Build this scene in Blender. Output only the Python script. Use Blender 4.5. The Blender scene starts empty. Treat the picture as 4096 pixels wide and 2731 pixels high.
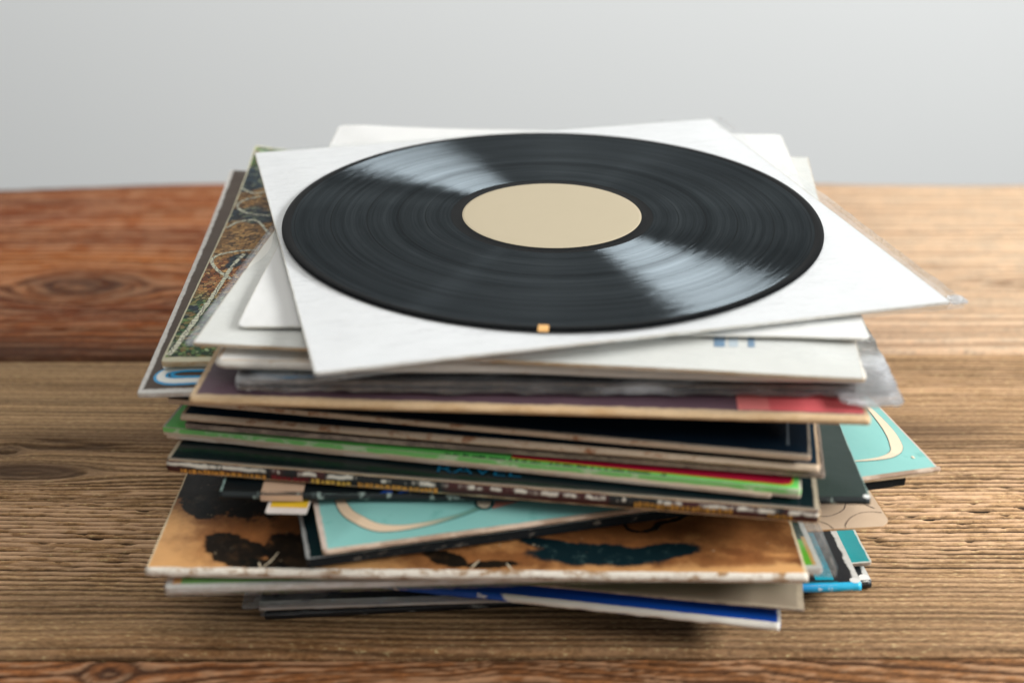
import bpy, bmesh, math, random
import numpy as np
from mathutils import Vector

sc = bpy.context.scene
C = sc.collection
R = math.radians
TZ = 0.155                      # height of the record plane above the table top

# ------------------------------------------------------------------ camera, world, lights, exposure
cd = bpy.data.cameras.new('camera'); cam = bpy.data.objects.new('camera', cd); C.objects.link(cam)
cd.lens = 47.52; cd.sensor_width = 36.0; cd.clip_start = 0.02; cd.clip_end = 60
cam.location = (0, 0, 0.2734 + TZ)
PITCH, ROLL = 26.331, 0.268
Fv = Vector((0, math.cos(R(PITCH)), -math.sin(R(PITCH)))); Rv = Vector((1, 0, 0)); Uv = Rv.cross(Fv)
R2 = Rv*math.cos(R(ROLL)) + Uv*math.sin(R(ROLL)); U2 = -Rv*math.sin(R(ROLL)) + Uv*math.cos(R(ROLL))
from mathutils import Matrix
cam.rotation_euler = Matrix(((R2.x, U2.x, -Fv.x), (R2.y, U2.y, -Fv.y), (R2.z, U2.z, -Fv.z))).to_euler()
cd.dof.use_dof = True; cd.dof.focus_distance = 0.752; cd.dof.aperture_fstop = 3.8; cd.dof.aperture_blades = 0
sc.camera = cam

w = bpy.data.worlds.new('World'); sc.world = w; w.use_nodes = True
bg = w.node_tree.nodes['Background']; bg.inputs[0].default_value = (0.97, 0.985, 1.0, 1); bg.inputs[1].default_value = 0.30

def area(name, loc, tgt, sx, sy, energy, col):
    l = bpy.data.lights.new(name, 'AREA'); l.shape = 'RECTANGLE'; l.size = sx; l.size_y = sy; l.energy = energy; l.color = col
    o = bpy.data.objects.new(name, l); C.objects.link(o); o.location = loc
    o.rotation_euler = (Vector(tgt) - Vector(loc)).to_track_quat('-Z', 'Y').to_euler()
    return o
area('window_light', (1.88, 0.50, 1.06), (0.0, 0.72, 0.15), 1.95, 0.52, 91, (0.97, 0.985, 1.0))
area('far_window_light', (-1.75, -0.42, 0.95), (0.0, 0.72, 0.15), 0.30, 0.8, 0.9, (0.95, 0.98, 1.0))
area('wall_fill_light', (-0.55, 1.35, 1.6), (-0.6, 2.35, 1.18), 2.4, 0.4, 19, (1.0, 1.0, 1.0))  # added unseen fill that brightens the wall behind the table
area('overhead_fill_light', (-0.35, 0.55, 2.5), (-0.2, 0.7, 0.0), 2.6, 2.0, 20, (1.0, 0.98, 0.95))  # added soft overhead fill that lifts the dark left of the table

sc.render.engine = 'CYCLES'
sc.view_settings.view_transform = 'Standard'; sc.view_settings.look = 'None'
sc.view_settings.exposure = 0.0; sc.view_settings.gamma = 1.0
sc.cycles.max_bounces = 10; sc.cycles.transparent_max_bounces = 16

# ------------------------------------------------------------------ colour + node helpers
def s2l(c): return c/12.92 if c <= 0.04045 else ((c + 0.055)/1.055)**2.4
def rgb(r, g, b):                                   # picture value -> base colour under this light, hue kept
    q = [s2l(c/255) for c in (r, g, b)]; k = 1.42/(1 + 0.5*max(q))
    return (q[0]*k, q[1]*k, q[2]*k, 1)


class NT:
    def __init__(s, name):
        s.m = bpy.data.materials.new(name); s.m.use_nodes = True; s.t = s.m.node_tree
        s.b = s.t.nodes['Principled BSDF']; s.out = s.t.nodes['Material Output']
        s.tc = s.t.nodes.new('ShaderNodeTexCoord'); s.obj = s.tc.outputs['Object']
    def n(s, k): return s.t.nodes.new(k)
    def put(s, sock, v):
        if isinstance(v, bpy.types.NodeSocket): s.t.links.new(v, sock)
        elif v is not None:
            try: sock.default_value = v
            except Exception: sock.default_value = tuple(v)[:3] if hasattr(v, '__len__') else (v, v, v)
    def math(s, op, a, b=None, c=None, clamp=False):
        n = s.n('ShaderNodeMath'); n.operation = op; n.use_clamp = clamp
        for i, v in enumerate((a, b, c)):
            if v is not None: s.put(n.inputs[i], v)
        return n.outputs[0]
    def mix(s, f, a, b, blend='MIX'):
        n = s.n('ShaderNodeMix'); n.data_type = 'RGBA'; n.blend_type = blend
        s.put(n.inputs[0], f); s.put(n.inputs[6], a); s.put(n.inputs[7], b); return n.outputs[2]
    def vec(s, loc=(0, 0, 0), rot=(0, 0, 0), scale=(1, 1, 1), v=None):
        n = s.n('ShaderNodeMapping'); s.put(n.inputs[0], v or s.obj)
        n.inputs[1].default_value = loc; n.inputs[2].default_value = rot; n.inputs[3].default_value = scale
        return n.outputs[0]
    def noise(s, scale, detail=3, rough=0.55, v=None, dist=0.0):
        n = s.n('ShaderNodeTexNoise'); s.put(n.inputs['Vector'], v or s.obj)
        n.inputs['Scale'].default_value = scale; n.inputs['Detail'].default_value = detail
        n.inputs['Roughness'].default_value = rough; n.inputs['Distortion'].default_value = dist
        return n.outputs['Fac']
    def vor(s, scale, feature='F1', v=None, rnd=1.0):
        n = s.n('ShaderNodeTexVoronoi'); n.feature = feature; s.put(n.inputs['Vector'], v or s.obj)
        n.inputs['Scale'].default_value = scale; n.inputs['Randomness'].default_value = rnd
        return n
    def ramp(s, f, stops, interp='LINEAR'):
        n = s.n('ShaderNodeValToRGB'); s.put(n.inputs[0], f); cr = n.color_ramp; cr.interpolation = interp
        while len(cr.elements) < len(stops): cr.elements.new(0.5)
        for e, (p, c) in zip(cr.elements, stops):
            e.position = p; e.color = c if len(c) == 4 else (*c, 1)
        return n.outputs[0]
    def step(s, f, lo, hi):
        n = s.n('ShaderNodeMapRange'); n.interpolation_type = 'SMOOTHSTEP'; s.put(n.inputs[0], f)
        n.inputs[1].default_value = lo; n.inputs[2].default_value = hi; n.inputs[3].default_value = 0; n.inputs[4].default_value = 1
        return n.outputs[0]
    def sep(s, v=None):
        n = s.n('ShaderNodeSeparateXYZ'); s.put(n.inputs[0], v or s.obj); return n.outputs
    def attr(s, name):
        n = s.n('ShaderNodeAttribute'); n.attribute_name = name; return n.outputs['Fac']
    def bump(s, h, strength=0.3, dist=0.001):
        n = s.n('ShaderNodeBump'); s.put(n.inputs['Height'], h); n.inputs['Strength'].default_value = strength
        n.inputs['Distance'].default_value = dist; return n.outputs[0]
    def fin(s, col, rough=0.5, normal=None, spec=0.4):
        s.put(s.b.inputs['Base Color'], col); s.put(s.b.inputs['Roughness'], rough)
        s.b.inputs['Specular IOR Level'].default_value = spec
        if normal is not None: s.put(s.b.inputs['Normal'], normal)
        return s.m

def plain(name, col, rough=0.6, spec=0.35, mottled=0.12, scale=90):
    k = NT(name); f = k.noise(scale, 4)
    dark = tuple(c*(1 - mottled*2) for c in col[:3]) + (1,)
    return k.fin(k.mix(f, dark, tuple(min(1, c*(1 + mottled)) for c in col[:3]) + (1,)), rough, k.bump(k.noise(900, 2), 0.08, 0.0003), spec)

def cover_mat(name, W, D, base, wear=(0.002,)*4, paper=rgb(214, 190, 156), rough=0.42, scuff=0.25, spec=0.14, rag=0.9, wn=130, relief=0.25):
    """printed cardboard: base colour (tuple or function), rubbed paper along the edges (front, left, right, back)"""
    k = NT(name)
    col = base(k) if callable(base) else base
    x, y, z = k.sep()
    fr = k.math('DIVIDE', k.math('ADD', y, D/2), wear[0]); bk = k.math('DIVIDE', k.math('SUBTRACT', D/2, y), wear[3])
    lf = k.math('DIVIDE', k.math('ADD', x, W/2), wear[1]); rt = k.math('DIVIDE', k.math('SUBTRACT', W/2, x), wear[2])
    d = k.math('MINIMUM', k.math('MINIMUM', fr, bk), k.math('MINIMUM', lf, rt))
    n = k.math('SUBTRACT', k.noise(wn, 5, 0.65), 0.5)
    d = k.math('ADD', d, k.math('MULTIPLY', n, rag*2))
    m = k.math('SUBTRACT', 1.0, k.step(d, 0.75, 1.1))
    sc_ = k.step(k.noise(60, 8, 0.75), 0.60, 0.78)
    pc = k.mix(k.noise(220, 3), paper, tuple(c*0.62 for c in paper[:3]) + (1,))
    col = k.mix(k.math('MULTIPLY', sc_, scuff), col, pc)
    specks = k.math('MULTIPLY', k.step(k.noise(420, 2, 0.5), 0.72, 0.78), 0.5)
    col = k.mix(k.math('MULTIPLY', specks, scuff), col, paper)
    col = k.mix(m, col, pc)
    rg = k.math('ADD', k.math('MULTIPLY', m, 0.3), k.math('ADD', rough, k.math('MULTIPLY', n, 0.2)))
    hb = k.math('ADD', k.math('MULTIPLY', k.noise(35, 3), 1.0), k.math('MULTIPLY', k.noise(700, 3), 0.12))
    return k.fin(col, rg, k.bump(hb, relief, 0.0012), spec)

def edge_mat(name, col, col2, scale=70, lo=0.42, hi=0.6, rough=0.8):
    """rubbed cardboard edge: two tones broken up along the length"""
    k = NT(name)
    f = k.step(k.noise(scale, 5, 0.7, v=k.vec(scale=(1, 1, 2.2))), lo, hi)
    g = k.noise(500, 3)
    c = k.mix(f, col, col2)
    c = k.mix(k.math('MULTIPLY', g, 0.35), c, tuple(q*0.45 for q in col[:3]) + (1,))
    return k.fin(c, rough, k.bump(k.noise(450, 4, v=k.vec(scale=(0.5, 0.5, 4))), 0.4, 0.0006), 0.2)

# ------------------------------------------------------------------ object helpers
def tag(o, label=None, cat=None, group=None, kind=None):
    for k_, v in (('label', label), ('category', cat), ('group', group), ('kind', kind)):
        if v: o[k_] = v
    return o
def thing(name, label, cat, loc, rz=0, group=None):
    o = bpy.data.objects.new(name, None); C.objects.link(o); o.empty_display_size = 0.05
    o.location = loc; o.rotation_euler = (0, 0, rz); return tag(o, label, cat, group)
def link(name, me, parent=None, mats=()):
    for m in mats: me.materials.append(m)
    o = bpy.data.objects.new(name, me); C.objects.link(o)
    if parent: o.parent = parent
    return o
def mesh(name, V, F, smooth=True, mi=None):
    me = bpy.data.meshes.new(name); me.from_pydata([tuple(map(float, v)) for v in V], [], F)
    me.polygons.foreach_set('use_smooth', [smooth]*len(F))
    if mi is not None: me.polygons.foreach_set('material_index', mi)
    me.update(); return me

# ------------------------------------------------------------------ numpy value noise
class VN:
    def __init__(s, seed): s.g = np.random.default_rng(seed).random((256, 256)).astype(np.float32)
    def __call__(s, x, y):
        x = np.asarray(x, dtype=np.float64); y = np.asarray(y, dtype=np.float64) + 0*x; x = x + 0*y
        xi = np.floor(x).astype(int); yi = np.floor(y).astype(int); fx = x - xi; fy = y - yi
        fx = fx*fx*(3 - 2*fx); fy = fy*fy*(3 - 2*fy); g = s.g
        a = g[xi & 255, yi & 255]; b = g[(xi + 1) & 255, yi & 255]; c = g[xi & 255, (yi + 1) & 255]; d = g[(xi + 1) & 255, (yi + 1) & 255]
        return (a*(1 - fx) + b*fx)*(1 - fy) + (c*(1 - fx) + d*fx)*fy
    def f(s, x, y, o=4, r=0.5):
        t = 0; a = 1; n = 0
        for i in range(o):
            t = t + a*s(x*2**i + 17.3*i, y*2**i + 9.1*i); n += a; a *= r
        return t/n
def sm(x, lo=0.0, hi=1.0):
    t = np.clip((x - lo)/(hi - lo), 0, 1); return t*t*(3 - 2*t)

# ------------------------------------------------------------------ the wall and the wooden table
kw = NT('painted_wall')
wall_col = kw.mix(kw.noise(1.3, 3), rgb(206, 207, 205), rgb(210, 211, 209))
wall_m = kw.fin(wall_col, 0.9, kw.bump(kw.noise(60, 4), 0.1, 0.002), 0.2)
bm = bmesh.new(); bmesh.ops.create_cube(bm, size=1)
bmesh.ops.scale(bm, vec=(9, 0.12, 4.2), verts=bm.verts)
bmesh.ops.bevel(bm, geom=list(bm.edges), offset=0.01, segments=2, affect='EDGES')
me = bpy.data.meshes.new('wall'); bm.to_mesh(me); bm.free()
o = link('wall', me, None, (wall_m,)); o.location = (0, 2.65, 1.1); tag(o, kind='structure')

def wood_mat(name, light, mid, dark, right_light=None, right_dark=None, rough=0.55, tone_cols=None):
    k = NT(name)
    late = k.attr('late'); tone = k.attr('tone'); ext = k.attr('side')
    fib = k.noise(1.0, 4, 0.6, v=k.vec(scale=(60, 1500, 60)))
    fib2 = k.noise(1.0, 3, 0.6, v=k.vec(scale=(9, 260, 9)))
    spk = k.noise(1.0, 3, 0.7, v=k.vec(scale=(240, 700, 240)))
    a = k.mix(tone, mid, light)
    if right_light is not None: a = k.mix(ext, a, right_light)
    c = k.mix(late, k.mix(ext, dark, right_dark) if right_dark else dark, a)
    c = k.mix(k.math('MULTIPLY', k.step(fib, 0.48, 0.75), 0.16), c, tuple(q*0.45 for q in mid[:3]) + (1,))
    c = k.mix(k.math('MULTIPLY', k.step(fib2, 0.50, 0.78), 0.28), c, dark)
    c = k.mix(k.math('MULTIPLY', k.math('MULTIPLY', k.step(spk, 0.56, 0.72), late), 0.55), c, tuple(min(1, q*1.7) for q in light[:3]) + (1,))  # glints on the fibres put into the colour
    c = k.mix(k.math('MULTIPLY', k.step(spk, 0.52, 0.36), 0.35), c, tuple(q*0.5 for q in dark[:3]) + (1,))
    c = k.mix(k.math('MULTIPLY', k.attr('bright'), 0.8), c, rgb(222, 182, 144))  # sparkle of lit ridge tops painted into the colour
    if tone_cols:                                           # stain that follows the second tone field
        c = k.mix(k.math('MULTIPLY', k.attr('stain'), 0.8), c, tone_cols)
    h = k.math('ADD', k.math('MULTIPLY', fib, 0.5), k.math('MULTIPLY', spk, 0.7))
    return k.fin(c, k.math('ADD', rough + 0.02, k.math('MULTIPLY', fib2, 0.2)), k.bump(h, 0.9, 0.0009), 0.10)

def plank(name, parent, x0, x1, ya, yb, dy, dx, seed, knots, ridge, freq, mat, lens=0.0, stain_fn=None):
    """a plank as real relief: grain lines flow round the knots, soft wood worn lower than the hard rings. ya, yb: functions of x"""
    nx = int((x1 - x0)/dx) + 1; xs = np.linspace(x0, x1, nx); y0 = ya(xs); y1 = yb(xs)
    ny = int(np.mean(y1 - y0)/dy) + 1
    t = np.linspace(0, 1, ny)[:, None]; Y = y0*(1 - t) + y1*t; X = np.broadcast_to(xs, Y.shape).copy()
    N = VN(seed); N2 = VN(seed + 1)
    u = Y + 0.016*(N.f(X*1.3, Y*2.0, 3) - 0.5) + 0.005*(N2.f(X*6, Y*10, 3) - 0.5)
    core = np.zeros_like(Y); kr = np.zeros_like(Y)
    for kx, ky, rx, ry in knots:                            # stream function of a flow round an ellipse
        ex = (X - kx)/rx; ey = (Y - ky)/ry; r2 = ex*ex + ey*ey + 1e-6
        wob = 1 + 0.5*(N.f(X*25, Y*40, 3) - 0.5)
        r2 = r2*wob
        push = np.where(r2 > 1, -ey/np.maximum(r2, 1), (np.sqrt(r2) - 1)*np.sign(ey) - ey)
        u = u + ry*push*np.exp(-np.maximum(np.sqrt(r2) - 1, 0)*0.35)
        cc = sm(1.5 - np.sqrt(r2), 0, 1.3); kr = np.where(cc > core, 0.5 + 0.5*np.cos(np.sqrt(r2)*ry*1500 + 2*N.f(X*40, Y*60, 2)), kr); core = np.maximum(core, cc)
    g = 0.62*N2.f(u*freq, X*1.4, 3, 0.55) + 0.38*N.f(u*freq*2.3 + 40, X*3.0, 2)
    ph = u*freq*0.58 + 1.6*(N.f(X*1.1 + 3, u*28, 3) - 0.5) + 0.35*(N2.f(X*7, u*70, 2) - 0.5)
    ring = 0.5 + 0.5*np.cos(2*math.pi*ph)
    g = 0.50*g + 0.50*(ring*0.55 + 0.20)
    late = sm(g + 0.20*(N.f(u*38, X*2.3, 3) - 0.5), 0.40, 0.50)  # grain rings, contrast stretched to stand in for shading on the ridges
    rid = ridge(X, Y)
    cn = N2.f(u*95, X*1.0 + 7, 2); crack = (1 - sm(np.abs(cn - 0.52), 0.004, 0.016))*sm(N.f(X*1.7, u*30, 2), 0.44, 0.56)
    chk = N.f(X*110, u*freq*1.5, 2); cracks = sm(chk, 0.66, 0.78)*rid
    late = late*(1 - 0.65*cracks)
    bright = np.clip(late*rid*sm(N.f(X*70 + 9, u*freq*1.2, 3), 0.38, 0.60), 0, 1)  # mask of the painted sparkle on the ridge tops
    late = late*rid + (1 - rid)*(0.30 + 0.40*sm(N.f(u*freq*1.3, X*4, 4), 0.25, 0.75) + 0.16*(late - 0.5))
    late = late*(1 - 0.75*core*sm(N.f(u*160, X*20, 3), 0.25, 0.7))
    late = late*(1 - 0.85*crack)
    h = -0.0012*crack + (late - 1)*0.0018*(0.25 + 0.75*rid) - cracks*0.0004 + 0.0005*(N.f(X*4, Y*7, 2) - 0.5)
    ed = np.minimum(t*(y1 - y0), (1 - t)*(y1 - y0))
    h = h - 0.0035*(1 - sm(ed, 0, 0.005))**2 - 0.0012*(1 - sm(ed, 0, 0.02))
    tone = np.clip(0.5 + 2.2*(N2.f(X*2.2, u*16, 4) - 0.5), 0, 1)
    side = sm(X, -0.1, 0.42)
    TH = 0.042
    n = nx*ny
    P = np.empty((n + 2*(nx + ny)*1, 3)); P[:n, 0] = X.ravel(); P[:n, 1] = Y.ravel(); P[:n, 2] = h.ravel()
    idx = np.arange(n).reshape(ny, nx)
    loop = np.concatenate([idx[0, :-1], idx[:-1, -1], idx[-1, :0:-1], idx[:0:-1, 0]]); m = len(loop)
    P = P[:n + m]; P[n:n + m] = P[loop]; P[n:n + m, 2] = -TH
    q = np.stack([idx[:-1, :-1], idx[:-1, 1:], idx[1:, 1:], idx[1:, :-1]], -1).reshape(-1, 4)
    lo = np.arange(m); ln = (lo + 1) % m
    s_ = np.stack([loop[ln], loop[lo], n + lo, n + ln], -1)
    Q = np.concatenate([q, s_])
    me = bpy.data.meshes.new(name)
    me.vertices.add(len(P)); me.vertices.foreach_set('co', P.astype(np.float32).ravel())
    bot = (n + lo)[::-1]
    me.loops.add(len(Q)*4 + m); me.loops.foreach_set('vertex_index', np.concatenate([Q.ravel(), bot]).astype(np.int32))
    me.polygons.add(len(Q) + 1); me.polygons.foreach_set('loop_start', (np.arange(len(Q) + 1)*4).astype(np.int32))
    sm_ = np.zeros(len(Q) + 1, dtype=bool); sm_[:len(q)] = True
    me.update(calc_edges=True); me.validate(); me.polygons.foreach_set('use_smooth', sm_)
    st = stain_fn(X, Y, N) if stain_fn else np.zeros_like(Y)
    st = np.clip(st + core*0.85*(0.15 + 0.65*kr)*(0.5 + N.f(X*60, Y*90, 3)), 0, 1)
    for nm, arr, bv in (('late', late, 0.4), ('tone', tone, 0.4), ('side', side, 0.5), ('stain', st, 0.0), ('bright', bright, 0.0)):
        a = me.attributes.new(nm, 'FLOAT', 'POINT')
        a.data.foreach_set('value', np.concatenate([arr.ravel(), np.full(m, bv)]).astype(np.float32))
    return link(name, me, parent, (mat,))

table = thing('wooden_table', 'weathered brown plank table top under the whole stack of records', 'table', (0, 0, 0))
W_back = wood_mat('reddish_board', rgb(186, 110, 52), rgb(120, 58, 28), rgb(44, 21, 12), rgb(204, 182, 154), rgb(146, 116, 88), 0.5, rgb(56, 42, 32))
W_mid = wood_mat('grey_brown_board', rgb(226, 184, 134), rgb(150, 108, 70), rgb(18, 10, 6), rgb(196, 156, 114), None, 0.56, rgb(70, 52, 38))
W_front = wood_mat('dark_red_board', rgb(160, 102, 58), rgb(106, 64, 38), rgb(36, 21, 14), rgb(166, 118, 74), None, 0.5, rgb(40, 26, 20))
seam2 = lambda x: 0.8465 + 0.028*x + 0.0015*np.sin(x*9)
seam1 = lambda x: 0.5242 + 0.012*x
far = lambda x: 1.207 + 0.012*x - 0.028*sm(-x, 0.22, 0.55) + 0.004*np.sin(x*11)
def st_back(X, Y, N):
    e = 0.035*sm(-X, 0.1, 0.5)
    edge = (1 - sm(Y - seam2(X), 0.0, 0.022 + e))*sm(-X, -0.3, 0.2) + (1 - sm(far(X) - Y, 0.0, 0.03))*sm(-X, 0.2, 0.5)
    return np.clip(edge*(0.5 + N.f(X*12, Y*20, 3)), 0, 1)
def st_mid(X, Y, N):
    b = np.exp(-((Y - 0.735 - 0.03*X)/0.02)**2)*0.8 + np.exp(-((Y - 0.56)/0.012)**2)*0.25
    k_ = np.exp(-((X + 0.29)/0.045)**2 - ((Y - 0.690)/0.010)**2)
    return np.clip((b*sm(N.f(X*5, Y*30, 4), 0.3, 0.65) + k_), 0, 1)
plank('plank', table, -0.95, 0.95, lambda x: seam2(x) + 0.0011, far, 0.0014, 0.0035, 5,
      [(-0.335, 0.960, 0.055, 0.028), (-0.245, 0.930, 0.018, 0.008), (-0.440, 0.905, 0.040, 0.018), (0.40, 0.975, 0.030, 0.010), (-0.15, 1.08, 0.02, 0.006)],
      lambda X, Y: 0.25 + 0.3*sm(X, 0.0, 0.4), 170, W_back, stain_fn=st_back)
plank('plank', table, -0.75, 0.75, lambda x: seam1(x) + 0.0011, lambda x: seam2(x) - 0.0011, 0.0007, 0.0020, 21,
      [(-0.309, 0.712, 0.010, 0.007), (-0.290, 0.688, 0.040, 0.010), (0.33, 0.56, 0.012, 0.004)],
      lambda X, Y: 0.12 + 0.88*np.exp(-((Y - 0.638 - 0.01*np.sin(X*5))/0.052)**2) + 0.25*np.exp(-((Y - 0.80)/0.03)**2)*sm(X, 0, 0.3), 400, W_mid, stain_fn=st_mid)
plank('plank', table, -0.65, 0.65, lambda x: 0.20 + 0*x, lambda x: seam1(x) - 0.0011, 0.0013, 0.0025, 33,
      [(-0.192, 0.509, 0.012, 0.010), (0.0, 0.470, 0.14, 0.036)],
      lambda X, Y: 0.4 + 0*X, 260, W_front)

# ------------------------------------------------------------------ sleeves
GRP = 'record sleeves stacked in the pile'
def slab(w_, d_, t, e, seed=0, wave=0.0, jit=0.00025, rc=0.0015, curls=(), off=(0, 0), z0=0.0, crumple=0.0, N=60, bulge=0.1, fall=0.03):
    """closed flat envelope: full thickness over the record inside, thinner rims, folded sides. returns mesh, top(x, y)"""
    nz = VN(seed); nz2 = VN(seed + 50)
    def sfn(x, y):
        d = np.minimum(np.minimum(x + w_/2, w_/2 - x), np.minimum(y + d_/2, d_/2 - y)); return sm(d, 0, fall)
    def lift(x, y):
        s = sfn(x, y); z = wave*(nz.f(x*11 + 5, y*11 + 5, 2) - 0.5)*2*(1 - s)
        for cx, cy, rad, h in curls:
            r = np.sqrt((x - cx*w_/2)**2 + (y - cy*d_/2)**2); z = z + h*np.clip(1 - r/rad, 0, 1)**2.6
        if crumple:
            q = np.clip(1 - np.minimum(np.minimum(w_/2 - x, x + w_/2), np.minimum(d_/2 - y, y + d_/2))/0.022, 0, 1)
            z = z + crumple*q*(np.abs(nz2.f(x*75, y*75, 3) - 0.5)*2.4 - 0.35)
        return z
    top = lambda x, y: z0 + t - (t - e)/2*(1 - sfn(x, y)) + lift(x, y)
    botf = lambda x, y: z0 + (t - e)/2*(1 - sfn(x, y)) + lift(x, y)
    g = np.sin(np.linspace(-1, 1, N)*math.pi/2)
    X, Y = np.meshgrid(g*w_/2, g*d_/2)
    ax = np.abs(X) - (w_/2 - rc); ay = np.abs(Y) - (d_/2 - rc); c = (ax > 0) & (ay > 0)
    a = ax/rc; b = ay/rc
    X = np.where(c, np.sign(X)*(w_/2 - rc + rc*a*np.sqrt(np.maximum(0, 1 - b*b/2))), X)
    Y = np.where(c, np.sign(Y)*(d_/2 - rc + rc*b*np.sqrt(np.maximum(0, 1 - a*a/2))), Y)
    rim = (1 - sm(np.minimum(w_/2 - np.abs(X), d_/2 - np.abs(Y)), 0, 0.004))
    X = X - np.sign(X)*rim*jit*2*nz.f(Y*160, X*40, 3)*(np.abs(X) > w_/2 - 0.004)
    Y = Y - np.sign(Y)*rim*jit*2*nz2.f(X*160, Y*40, 3)*(np.abs(Y) > d_/2 - 0.004)
    Zt = top(X, Y); Zb = botf(X, Y)
    idx = np.arange(N*N).reshape(N, N)
    V = np.concatenate([np.stack([X, Y, Zt], -1).reshape(-1, 3), np.stack([X, Y, Zb], -1).reshape(-1, 3)])
    n = N*N
    F = [(int(p), int(q), int(r), int(s)) for p, q, r, s in np.stack([idx[:-1, :-1], idx[:-1, 1:], idx[1:, 1:], idx[1:, :-1]], -1).reshape(-1, 4)]
    F += [(s + n, r + n, q + n, p + n) for p, q, r, s in F]
    mi = [0]*len(F)
    loop = np.concatenate([idx[0, :-1], idx[:-1, -1], idx[-1, :0:-1], idx[:0:-1, 0]]); m = len(loop)
    T = V[loop]; B = V[loop + n]; cen = np.array([0, 0, 0])
    nrm = T[:, :2]/np.array([w_/2, d_/2]); nrm = np.sign(nrm)*np.abs(nrm)**24; nrm /= np.maximum(np.linalg.norm(nrm, axis=1, keepdims=True), 1e-6)
    rings = [T]
    for f in (0.25, 0.5, 0.75):
        k_ = T*(1 - f) + B*f; k_[:, :2] += nrm*(bulge*e*4*f*(1 - f)*0.5)*(0.7 + 0.6*nz(T[:, :1]*200, T[:, 1:2]*200)); rings.append(k_)
    rings.append(B)
    b0 = len(V); V = np.concatenate([V] + rings)
    for r in range(4):
        for i in range(m):
            j = (i + 1) % m
            F.append((b0 + r*m + j, b0 + r*m + i, b0 + (r + 1)*m + i, b0 + (r + 1)*m + j)); mi.append(1)
    V[:, 0] += off[0]; V[:, 1] += off[1]
    me = mesh('cover', V, F, True, mi)
    return me, (lambda x, y: top(np.asarray(x) - off[0], np.asarray(y) - off[1]))

def patch(name, parent, top, poly, mat, lift=0.00016, step=0.006):
    """a flat printed shape laid on a sleeve's surface"""
    bm = bmesh.new(); vs = [bm.verts.new((x, y, 0)) for x, y in poly]
    bm.faces.new(vs); bmesh.ops.triangulate(bm, faces=bm.faces[:])
    for _ in range(6):
        lg = [e for e in bm.edges if e.calc_length() > step]
        if not lg: break
        bmesh.ops.subdivide_edges(bm, edges=lg, cuts=1); bmesh.ops.triangulate(bm, faces=[f for f in bm.faces if len(f.verts) > 3])
    for v in bm.verts: v.co.z = float(top(v.co.x, v.co.y)) + lift
    bm.normal_update()
    for f in bm.faces:
        if f.normal.z < 0: f.normal_flip()
    me = bpy.data.meshes.new(name); bm.to_mesh(me); bm.free()
    return link(name, me, parent, (mat,))

def spline(pts, n=14):
    P = [np.array(p, float) for p in pts]; P = [2*P[0] - P[1]] + P + [2*P[-1] - P[-2]]; out = []
    for i in range(1, len(P) - 2):
        for s in np.linspace(0, 1, n, endpoint=False):
            a, b, c, d = P[i - 1:i + 3]
            out.append(0.5*((2*b) + (-a + c)*s + (2*a - 5*b + 4*c - d)*s*s + (-a + 3*b - 3*c + d)*s**3))
    out.append(P[-2]); return np.array(out)

def ribbon(name, parent, top, pts, width, mat, lift=0.0002, rough=0.0, seed=1, cross=4):
    """a printed band that follows a curve; width may be a list along the curve"""
    L = spline(pts); n = len(L); tg = np.gradient(L, axis=0); tg /= np.linalg.norm(tg, axis=1, keepdims=True) + 1e-12
    nr = np.stack([-tg[:, 1], tg[:, 0]], -1)
    wd = np.interp(np.linspace(0, 1, n), np.linspace(0, 1, len(width)), width) if hasattr(width, '__len__') else np.full(n, width)
    nz = VN(seed); wd = wd*(1 + rough*(nz(np.arange(n)*0.7, 0.3 + 0*np.arange(n)) - 0.5)*2)
    V = []; F = []
    for j in range(cross + 1):
        q = L + nr*((j/cross - 0.5)*wd)[:, None]
        V.append(np.column_stack([q, top(q[:, 0], q[:, 1]) + lift]))
    V = np.concatenate(V)
    for j in range(cross):
        for i in range(n - 1):
            F.append((j*n + i, j*n + i + 1, (j + 1)*n + i + 1, (j + 1)*n + i))
    return link(name, mesh(name, V, F, False), parent, (mat,))

def disc_patch(name, parent, top, c, rx, ry, mat, lift=0.00024, ang=0):
    a = np.linspace(0, 2*math.pi, 28, endpoint=False)
    x = rx*np.cos(a); y = ry*np.sin(a)
    return patch(name, parent, top, [(c[0] + p*math.cos(ang) - q*math.sin(ang), c[1] + p*math.sin(ang) + q*math.cos(ang)) for p, q in zip(x, y)], mat, lift, 0.004)

def lettering(name, parent, top, text, o, xdir, ysize, width, mat, lift=0.0003, stand=None):
    """real letters lying on the sleeve; o = lower left corner, xdir = reading direction"""
    cu = bpy.data.curves.new(name, 'FONT'); cu.body = text; cu.size = 1.0
    t = bpy.data.objects.new(name, cu); me = bpy.data.meshes.new_from_object(t); bpy.data.objects.remove(t)
    me.name = name
    co = np.empty(len(me.vertices)*3, dtype=np.float32); me.vertices.foreach_get('co', co); co = co.reshape(-1, 3)
    x = (co[:, 0] - co[:, 0].min())/(co[:, 0].max() - co[:, 0].min())*width; y = (co[:, 1] - co[:, 1].min())/(co[:, 1].max() - co[:, 1].min())*ysize
    xd = np.array(xdir)/np.linalg.norm(xdir); yd = np.array([-xd[1], xd[0]])
    if stand is None:
        q = np.array(o) + x[:, None]*xd + y[:, None]*yd
        co[:, 0] = q[:, 0]; co[:, 1] = q[:, 1]; co[:, 2] = top(q[:, 0], q[:, 1]) + lift
    else:                                               # on the front of a spine: stand = (y, z) of the lower left corner
        co[:, 0] = o[0] + x; co[:, 1] = stand[0]; co[:, 2] = stand[1] + y
    me.vertices.foreach_set('co', co.astype(np.float32).ravel()); me.update()
    return link(name, me, parent, (mat,))

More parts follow.
